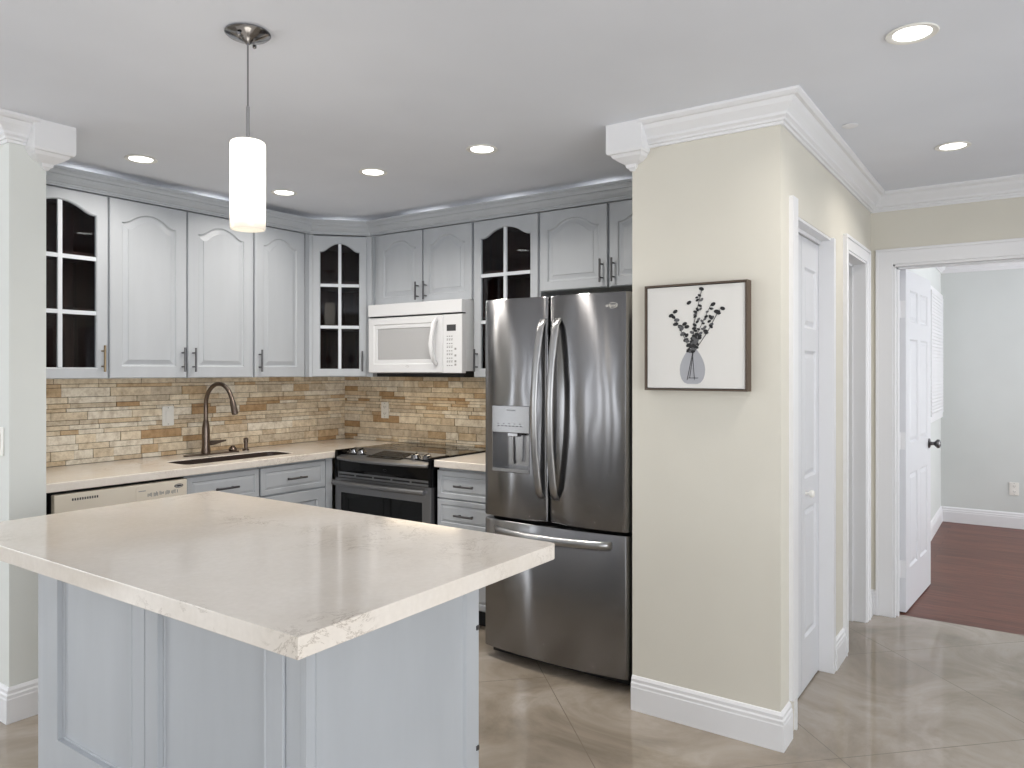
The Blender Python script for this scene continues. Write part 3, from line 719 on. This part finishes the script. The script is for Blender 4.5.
# control panel: sloping bowed steel fascia
n = 20; rs = []
for i in range(n+1):
    u = i/n; x = .03+(SW-.06)*u; yb = bow(u)
    rs.append([(x, .165, .9300), (x, yb-.004, .884), (x, yb-.008, .876), (x, yb-.004, .866), (x, .03, .866), (x, .165, .905)])
cp = MB().rings(rs).build('control_panel', M['satin'], t, smooth=True, angle=25)
def fascia(u, s):   # point on the sloping top, s 0 at front .. 1 at back
    x = .03+(SW-.06)*u; yb = bow(u)-.004; return Vector((x, yb+(.165-yb)*s, .884+(.9300-.884)*s))
for u in (.10, .20, .80, .91):
    p_ = fascia(u, .48); nrm = (fascia(u+.01, .48)-p_).cross(fascia(u, .6)-p_).normalized()
    if nrm.z < 0: nrm = -nrm
    k = MB(); A = [p_-nrm*.001, p_+nrm*.006, p_+nrm*.007, p_+nrm*.024, p_+nrm*.026]
    k.tube(A, [.031, .031, .027, .024, .019], 24).build('knob', M['disp'], cp, smooth=True)
    kb = cp.children[-1] if False else None
    d_ = (fascia(u, .9)-p_).normalized()
    MB().tube([p_+nrm*.027-d_*.017, p_+nrm*.027+d_*.017], .0045, 8).build('knob_grip', M['black'], cp, smooth=True)
b = MB(); V = []
for u, s in ((.31, .25), (.70, .25), (.70, .85), (.36, .85)):
    p_ = fascia(u, s); V.append((p_.x, p_.y-.0, p_.z+.0012))
V = []
for s in (.25, .85):
    for i in range(9):
        u = (.32 if s < .5 else .36)+(.70-(.32 if s < .5 else .36))*i/8; p_ = fascia(u, s); V.append((p_.x, p_.y-.0006, p_.z+.0014))
b.rings([V[:9]+V[9:][::-1], [(x, y+.001, z-.003) for x, y, z in V[:9]+V[9:][::-1]]]).build('touch_panel', M['black'], cp)
tp = [o_ for o_ in cp.children if o_.name.startswith('touch_panel')][0]
b = MB()
for r in range(4):
    for k in range(16):
        if random.random() < .75:
            p_ = fascia(.35+.33*k/16+random.uniform(0, .004), .34+r*.13); b.box(p_.x, p_.x+random.uniform(.004, .009), p_.y-.0015, p_.y+.0015, p_.z+.0022, p_.z+.0028)
b.build('printed_marks', M['app_line'], tp)
# black band under the fascia
rs = []
for i in range(n+1):
    u = i/n; x = .012+(SW-.024)*u; yb = bow(u, .032)
    rs.append([(x, .035, .867), (x, yb, .867), (x, yb+.004, .815), (x, yb*.4+.002, .794), (x, .035, .794)])
bd_ = MB().rings(rs).build('lower_fascia', M['black'], t, smooth=True, angle=30)
ringmark(bd_, .47, .834, .014, .006, -.034, M['disp'], .0008)
b = MB().box(.006, .03, -.001, .165, .755, .925); b.build('side_trim', M['black'], t, bevel=.004); MB().box(SW-.03, SW-.006, -.001, .165, .755, .925).build('side_trim', M['black'], t, bevel=.004)
# vent trim
vt = MB().box(.012, SW-.012, .004, .035, .757, .793)
vt = vt.build('vent_trim', M['satin'], t, bevel=.002)
b = MB()
for i in range(5): b.box(.04+i*.152, .04+i*.152+.135, .0025, .0045, .770, .780)
b.build('vent_slot', M['blackmat'], vt)
# oven door
dr = MB(); od = MB()
hx0, hx1, hz0, hz1 = .06, SW-.075, .30, .665
od.box(.012, hx0, 0, .034, .18, .754).box(hx1, SW-.012, 0, .034, .18, .754).box(hx0, hx1, 0, .034, .18, hz0).box(hx0, hx1, 0, .034, hz1, .754)
od = od.build('oven_door', M['satin'], t)
MB().prism(rrect(hx0, hx1, hz0, hz1, .001), .004, .034, 'y').build('oven_window', M['cooktop'], od)
hb = MB(); P = []
for i in range(25):
    u = i/24; P.append((.03+(SW-.06)*u, -.034-.014*(1-(2*u-1)**2), .728))
hb.tube(P, .016, 14, 1.0)
hb.build('handle', M['satin'], od, smooth=True)
for x in (.045, SW-.045): MB().box(x-.012, x+.012, -.034, .001, .716, .740).build('handle_post', M['steel_handle'], od, bevel=.003)
box('storage_drawer', M['steel'], .012, SW-.012, .002, .034, .05, .172, t, bevel=.003)

# ================================================================== MICROWAVE
MXF = 3.49; MY0 = 3.558; MW = .782; MZ0, MZ1 = 1.404, 1.846
t = thing('microwave', 'white over-the-range microwave hung above the stove', 'microwave', (MXF, MY0, MZ0), RR)
MH = MZ1-MZ0
box('body', M['white_app'], .004, MW, .03, KX-MXF-.014, .012, MH, t, bevel=.002)
l = bpy.data.lights.new('microwave_task_light', 'AREA'); l.shape = 'RECTANGLE'; l.size = .12; l.size_y = .6; l.energy = 1.1; l.color = (1, .84, .62)   # the cooktop light in its underside
lo = bpy.data.objects.new('microwave_task_light', l); COL.objects.link(lo); lo.location = (3.60, 3.2, MZ0-.028)
box('underside', M['blackmat'], .02, MW-.03, .05, KX-MXF-.03, -.024, .012, t)
gr = MB().prism([(0, .03), (0, -.004), (.0, -.012), (MW, -.012), (MW, .03)], MH-.078, MH, 'z').build('vent_grille', M['white_app'], t, bevel=.004)
box('grille_shadow_gap', M['gap'], .006, MW-.004, .0, .03, MH-.083, MH-.078, t)  # near-black strip, shade of the slot put into its colour
DWm = .637
# door frame with recessed window
dm = MB(); DHm = MH-.088
wx0, wx1, wz0, wz1 = .078, .548, .085, DHm-.072
def rect(e, y, x0=0, x1=DWm-.003, z0=.0, z1=DHm): return [(x0+e, y, z0+e), (x1-e, y, z0+e), (x1-e, y, z1-e), (x0+e, y, z1-e)]
W_ = lambda e, y: [(wx0+e, y, wz0+e), (wx1-e, y, wz0+e), (wx1-e, y, wz1-e), (wx0+e, y, wz1-e)]
dm.rings([rect(0, .03), rect(0, -.002), rect(.006, -.010), W_(-.03, -.010), W_(-.024, -.005), W_(-.003, -.005), W_(0, -.001), W_(0, .002)])
dm = dm.build('door', M['white_app'], t)
wn = box('window', M['mw_glass'], wx0+.001, wx1-.001, -.001, .0018, wz0+.001, wz1-.001, dm)
P = [(x-.043, y, z) for x, y, z in [(.628, -.012, .055), (.626, -.035, .075), (.620, -.048, .13), (.617, -.052, DHm/2), (.620, -.048, DHm-.13), (.626, -.035, DHm-.05), (.628, -.012, DHm-.025)]]
MB().tube(P, [.012, .014, .016, .017, .016, .014, .012], 12).build('handle', M['white_app'], dm, smooth=True)
cpm = box('control_panel', M['white_app'], DWm, MW, -.010, .03, 0, DHm, t, bevel=.004)
box('display', M['app_dark'], DWm+.028, DWm+.098, -.0112, -.0098, DHm-.100, DHm-.062, cpm)
b = MB()
for r in range(9):
    for k in range(3):
        z = DHm-.135-r*.022; x = DWm+.028+k*.017
        b.box(x, x+.010, -.0108, -.0098, z, z+.006)
        if r % 2: b.box(x+.001, x+.012, -.0108, -.0098, z+.009, z+.012)
for z in (.14, .10, .065, .045): b.box(DWm+.088, DWm+.102, -.0108, -.0098, z, z+.012)
b.build('keypad', M['app_line'], cpm)
ringmark(dm, .345, .042, .013, .005, -.0105, M['app_line'], .0008)

# ================================================================== FRIDGE
FX = 2.99; FY = 2.243; FW = .790; FD = .86
t = thing('refrigerator', 'stainless french door refrigerator with bottom freezer between drawers and picture wall', 'refrigerator', (FX, FY, 0), RR)
box('case', M['blackmat'], .006, FW-.004, .075, FD, .03, 1.745, t)
box('toe_grille', M['blackmat'], .02, FW-.02, .05, .075, .015, .10, t)
for x in (.06, FW-.06):
    for y in (.12, FD-.08): MB().lathe([(.02, 0), (.02, .03)], (x, y, 0), 12).build('foot', M['blackmat'], t)
box('hinge_cover', M['blackmat'], FW-.09, FW-.015, .02, .12, 1.745, 1.772, t, bevel=.004); box('hinge_cover', M['blackmat'], .015, .09, .02, .12, 1.745, 1.772, t, bevel=.004)
def bowed(name, x0, x1, z0, z1, amp, parent, hole=None, nx=24, lean=.0):
    """door with bowed front; hole=(hx0,hx1,hz0,hz1,depth)"""
    b = MB(); W = x1-x0; rr = .016
    def fy(x):
        u = (x-x0)/W; y = -amp*(1-(2*u-1)**2)
        e = min(x-x0, x1-x); y += (rr*(1-math.sqrt(max(0, 1-(1-min(e, rr)/rr)**2)))) if e < rr else 0
        return y
    xs = [x0, x0+.002, x0+.005, x0+.010, x0+rr]+[x0+rr+(W-2*rr)*i/nx for i in range(1, nx)]+[x1-rr, x1-.010, x1-.005, x1-.002, x1]
    zs = [z0, z0+.006, z1-.006, z1]
    if hole: xs = sorted([x for x in xs if min(abs(x-hole[0]), abs(x-hole[1])) > .004]+[hole[0], hole[1]]); zs = sorted(zs+[hole[2], hole[3]])
    bk = .065; G = {}
    for i, x in enumerate(xs):
        for j, z in enumerate(zs):
            G[i, j] = b.v(x, fy(x)+(.004 if j in (0, len(zs)-1) else 0), z)
    for i in range(len(xs)-1):
        for j in range(len(zs)-1):
            if hole and hole[0] <= xs[i] < hole[1]-1e-6 and hole[2] <= zs[j] < hole[3]-1e-6: continue
            b.f([G[i, j], G[i+1, j], G[i+1, j+1], G[i, j+1]])
    nJ = len(zs)-1; nI = len(xs)-1
    B = [b.v(xs[0], bk, z0), b.v(xs[-1], bk, z0), b.v(xs[-1], bk, z1), b.v(xs[0], bk, z1)]
    b.f([B[3], B[2], B[1], B[0]])
    b.f([G[0, j] for j in range(nJ+1)]+[B[3], B[0]]); b.f([G[nI, j] for j in range(nJ+1)][::-1]+[B[1], B[2]])
    b.f([G[i, 0] for i in range(nI+1)]+[B[1], B[0]]); b.f([G[i, nJ] for i in range(nI+1)][::-1]+[B[3], B[2]])
    return b.build(name, M['steel'], parent, smooth=True, angle=40), fy
SPX = FY-1.866
Z0, Z1 = .705, 1.768
hx0, hx1, hz0, hz1 = FY-2.183, FY-1.962, .925, 1.249
ld, fyl = bowed('door', 0, SPX-.003, Z0, Z1, .020, t, (hx0, hx1, hz0, hz1, .05)); ld['label'] = 'left steel door with dispenser'
rd, fyr = bowed('door', SPX+.003, FW, Z0, Z1, .022, t)
fd, fyf = bowed('freezer_drawer', 0, FW, .055, .688, .030, t)
# dispenser
ym = -.022
dp = MB().box(hx0+.001, hx1-.001, ym+.004, .02, 1.118, hz1-.001).build('dispenser_panel', M['disp'], ld, bevel=.002)
b = MB()
for i in range(7): b.box(hx0+.035+i*.022, hx0+.047+i*.022, ym+.0030, ym+.0045, 1.148, 1.152)
for i in range(5): b.box(hx0+.035+i*.032, hx0+.044+i*.032, ym+.0030, ym+.0045, 1.160, 1.163)
b.box(hx0+.09, hx0+.14, ym+.0030, ym+.0045, 1.226, 1.229)
b.build('printed_marks', M['app_dark'], dp)
b = MB()   # alcove
a0_, a1_, b0_, b1_ = hx0+.001, hx1-.001, hz0+.001, 1.118
b.box(a0_, a0_+.004, ym+.006, .06, b0_, b1_).box(a1_-.004, a1_, ym+.006, .06, b0_, b1_).box(a0_, a1_, .052, .058, b0_, b1_).box(a0_, a1_, ym+.004, .06, b0_, b0_+.018)
al = b.build('dispenser_alcove', M['disp'], ld, bevel=.0015)
MB().box(hx0+.085, hx0+.145, -.006, .03, 1.098, 1.118).build('dispenser_spout', M['chrome'], ld, bevel=.003)
MB().tube([(hx0+.115, .006, 1.10), (hx0+.115, .010, .985), (hx0+.115, .02, .97)], .013, 12, .4).build('dispenser_paddle', M['steel_handle'], ld, smooth=True)
# handles
def vhandle(door, fy, xt, xb, side):
    n = 26; rs = []; z0, z1 = .815, 1.662
    for i in range(n+1):
        u = i/n; z = z0+(z1-z0)*u
        out = .016+.056*math.sin(PI*u)**.8
        x = xb+(xt-xb)*u + side*.004*math.sin(PI*u)
        y = fy(min(max(x, 0), FW))-out; hwid = .019; th = .009
        if i in (0, n): y = fy(x)+.002
        rs.append([(x-hwid, y+.002, z), (x-hwid*.8, y-th*.75, z), (x, y-th, z), (x+hwid*.8, y-th*.75, z), (x+hwid, y+.002, z), (x+hwid*.8, y+th*.8, z), (x-hwid*.8, y+th*.8, z)])
    MB().rings(rs).build('handle', M['steel_handle'], door, smooth=True, angle=60)
vhandle(ld, fyl, SPX-.024, SPX-.034, -1); vhandle(rd, fyr, SPX+.062, SPX+.050, -.2)
n = 30; rs = []
for i in range(n+1):
    u = i/n; x = .075+(FW-.15)*u; out = .010+.045*math.sin(PI*u)**.7; z = .640
    y = fyf(x)-out if 0 < i < n else fyf(x)+.002
    rs.append([(x, y+.004, z-.018), (x, y-.006, z-.012), (x, y-.010, z), (x, y-.006, z+.012), (x, y+.004, z+.018), (x, y+.010, z+.010), (x, y+.010, z-.010)])
MB().rings(rs).build('handle', M['steel_handle'], fd, smooth=True, angle=60)
em = ringmark(rd, FY-1.525, 1.708, .026, .012, fyr(FY-1.525)-.0008, M['plate'], .0009)
text('lettering', 'Whirlpool', .020, M['plate'], rd, (FY-1.540, fyr(FY-1.54)-.0014, 1.708), (PI/2, 0, 0))

# ================================================================== ISLAND
IX0, IX1, IY0, IY1 = .930, 1.872, 1.137, 2.83
pts_i = [(IX0, IY0), (IX1-.022, IY0)]+[(IX1-.022+.022*math.sin(a), IY0+.022-.022*math.cos(a)) for a in (PI/8, PI/4, 3*PI/8, PI/2)]+[(IX1, IY1), (IX0, IY1)]
ct = counter('countertop', pts_i, .870, .914)
tag(ct, 'large cream veined quartz slab on top of the island in the foreground', 'countertop')
BX0, BX1, BY0, BY1 = 1.169, 1.842, 1.400, 2.770
t = thing('kitchen_island', 'blue-grey panelled island base under the large quartz slab', 'kitchen island', (BX0, BY1, 0), RR)
IL, ID = BY1-BY0, BX1-BX0     # local x: from far-left end to near corner; local +y: depth
box('body', M['cab'], .012, IL-.012, .012, ID-.022, .0, .8695, t)
# posts at ends
box('corner_post', M['cab'], IL-.076, IL-.0205, .001, .05, 0, .8695, t, bevel=.002)
box('corner_post', M['cab'], 0, .085, .0, .05, 0, .8695, t, bevel=.002)
def ipanel(x0, x1):
    b = MB(); w_, h_ = x1-x0, .855
    def rl(el, er, e, y): return [(x0+el, y, .008+e+(.115 if e > .01 else 0)), (x1-er, y, .008+e+(.115 if e > .01 else 0)), (x1-er, y, .008+h_-e), (x0+el, y, .008+h_-e)]
    b.rings([rl(0, 0, 0, .012), rl(0, 0, 0, -.004), rl(.002, .002, .002, -.006), rl(.062, .062, .08, -.006), rl(.065, .065, .083, -.009), rl(.071, .071, .089, -.009), rl(.073, .073, .091, .006), rl(.079, .079, .097, .006), rl(.081, .081, .099, .009)])
    return b.build('side_panel', M['cab'], t)
ipanel(BY1-2.683, BY1-2.094); ipanel(BY1-2.090, BY1-1.478)
# end panel facing the camera's right (local +x face)
b = MB(); xe = IL
def el(a, e, x): return [(x, .0+a, .0+e), (x, ID-.034-a, .0+e), (x, ID-.034-a, .8695-e), (x, .0+a, .8695-e)]
b.rings([el(0, 0, xe-.02), el(0, 0, xe), el(.026, .03, xe), el(.028, .032, xe+.004), el(.036, .040, xe+.004), el(.042, .046, xe-.004), el(.05, .054, xe-.004)])
b.build('end_panel', M['cab'], t)
# kitchen-side doors seen edge-on with hinges
for k in range(3):
    w_ = (IL-.02)/3
    d = MB().box(.01+k*w_+.002, .01+(k+1)*w_-.002, ID-.020, ID, .11, .862).build('door', M['cab'], t, bevel=.002)
box('face_frame', M['cab'], IL-.04, IL-.001, ID-.033, ID-.003, 0, .8695, t)
for z in (.25, .62, .80): box('hinge', M['pull'], IL-.008, IL+.0025, ID-.016, ID-.004, z, z+.014, t)

# ================================================================== PICTURES
def frame_thing(name, label, locn, rz, w_, h_, dep=.030, fm='walnut', fw=.0075):
    t = thing(name, label, 'picture', locn, rz, None)
    b = MB(); b.box(0, fw, -dep, 0, 0, h_).box(w_-fw, w_, -dep, 0, 0, h_).box(fw, w_-fw, -dep, 0, 0, fw).box(fw, w_-fw, -dep, 0, h_-fw, h_)
    b.build('frame', M[fm], t)
    c = box('canvas', M['canvas'], fw+.003, w_-fw-.003, -dep+.006, -.002, fw+.003, h_-fw-.003, t)
    return t, c
t, cv = frame_thing('framed_picture', 'square walnut framed print of eucalyptus sprigs in a glass vase on the cream wall', (WL-.0005, 1.298, 1.339), RR, .420, .424, .048)
PW, PH = .420, .424; yv = -.0428
def disc(b, cx, cz, rx, rz, ang=0, n=12, y=yv):
    ca_, sa_ = math.cos(ang), math.sin(ang)
    P = [(cx+rx*math.cos(2*PI*i/n)*ca_-rz*math.sin(2*PI*i/n)*sa_, cz+rx*math.cos(2*PI*i/n)*sa_+rz*math.sin(2*PI*i/n)*ca_) for i in range(n)]
    b.prism(P, y, y+.001, 'y')
def pic(u, v_): return (u/560*PW+.014, (1-(v_+10)/545)*PH)     # crop pixels -> picture plane
# vase (pear shape)
vr = [(.16, 1), (.24, .94), (.42, .86), (.62, .76), (.82, .63), (.95, .50), (1, .38), (.97, .25), (.86, .13), (.66, .04), (.4, 0)]; vc = vr+[(-a, h_) for a, h_ in vr[::-1]]
bx, bz = pic(250, 500)
MB().prism([(bx+.052*a, bz+.150*h_) for a, h_ in vc], yv, yv+.001, 'y').build('vase_print', M['ink_pale'], cv)
b = MB()
def st(p, q, r=.0011, bend=0):
    p = pic(*p); q = pic(*q); mx_ = ((p[0]+q[0])/2+bend, (p[1]+q[1])/2)
    b.tube([(p[0], yv-.0006, p[1]), (mx_[0], yv-.0006, mx_[1]), (q[0], yv-.0006, q[1])], r, 5)
st((252, 350), (300, 30), .0012, -.012); st((252, 350), (150, 160), .0012); st((252, 350), (395, 130), .0012, .006); st((250, 300), (350, 105), .0010)
st((250, 350), (222, 480)); st((252, 350), (262, 478)); st((254, 350), (236, 470)); b.box(*[pic(228, 0)[0], pic(282, 0)[0]], yv-.001, yv, pic(0, 470)[1]-.001, pic(0, 470)[1]+.001)
b.build('stem_print', M['ink'], cv)
b = MB(); b2 = MB(); rnd = random.Random(3)
def leaves(p, q, n, s0=.012, s1=.007):
    for i in range(n):
        f_ = i/(n-1); u = p[0]+(q[0]-p[0])*f_+rnd.uniform(-16, 16); v_ = p[1]+(q[1]-p[1])*f_+rnd.uniform(-10, 10)
        x, z = pic(u, v_); s_ = 1.25*(s0+(s1-s0)*f_)+rnd.uniform(-.001, .002)
        disc(b if rnd.random() < .6 else b2, x, z, s_*.9, s_*.55, rnd.uniform(-1, 1), 10, yv-.0012-rnd.random()*.0005)
leaves((250, 335), (150, 165), 15, .009, .009); leaves((252, 330), (292, 45), 22, .008, .006); leaves((255, 330), (385, 140), 18, .008, .008); leaves((262, 300), (345, 115), 14, .007, .006); leaves((240, 310), (272, 250), 14, .009, .007)
for u, v_ in ((155, 130), (132, 150), (300, 22), (412, 125), (380, 138), (362, 102), (232, 88), (208, 195), (220, 210)):
    x, z = pic(u, v_); disc(b, x, z, .0105, .007, rnd.uniform(-.6, .8), 12, yv-.0014)
b.build('dark_leaf_print', M['ink'], cv); b2.build('pale_leaf_print', M['ink_soft'], cv)

# two framed prints in the far corner of the living room, seen mirrored in the corner cabinet glass
for k, (x, lb) in enumerate(((-3.13, 'white framed dandelion print nearest the corner, mirrored in the corner cabinet glass'), (-2.55, 'white framed dandelion print beside the window, mirrored in the corner cabinet glass'))):
    tt, c2 = frame_thing('framed_picture', lb, (x, -2.499, 1.16), PI, .33, .72, .03, 'trim', .02)
    b = MB(); b.tube([(.165, -.0245, .08), (.17, -.0245, .42)], .006, 6); b.build('stem_print', M['ink'], c2)
    MB().prism([(.17+.075*math.cos(i*PI/12), .47+.075*math.sin(i*PI/12)) for i in range(24)], -.026, -.024, 'y').build('flower_print', M['ink'], c2)
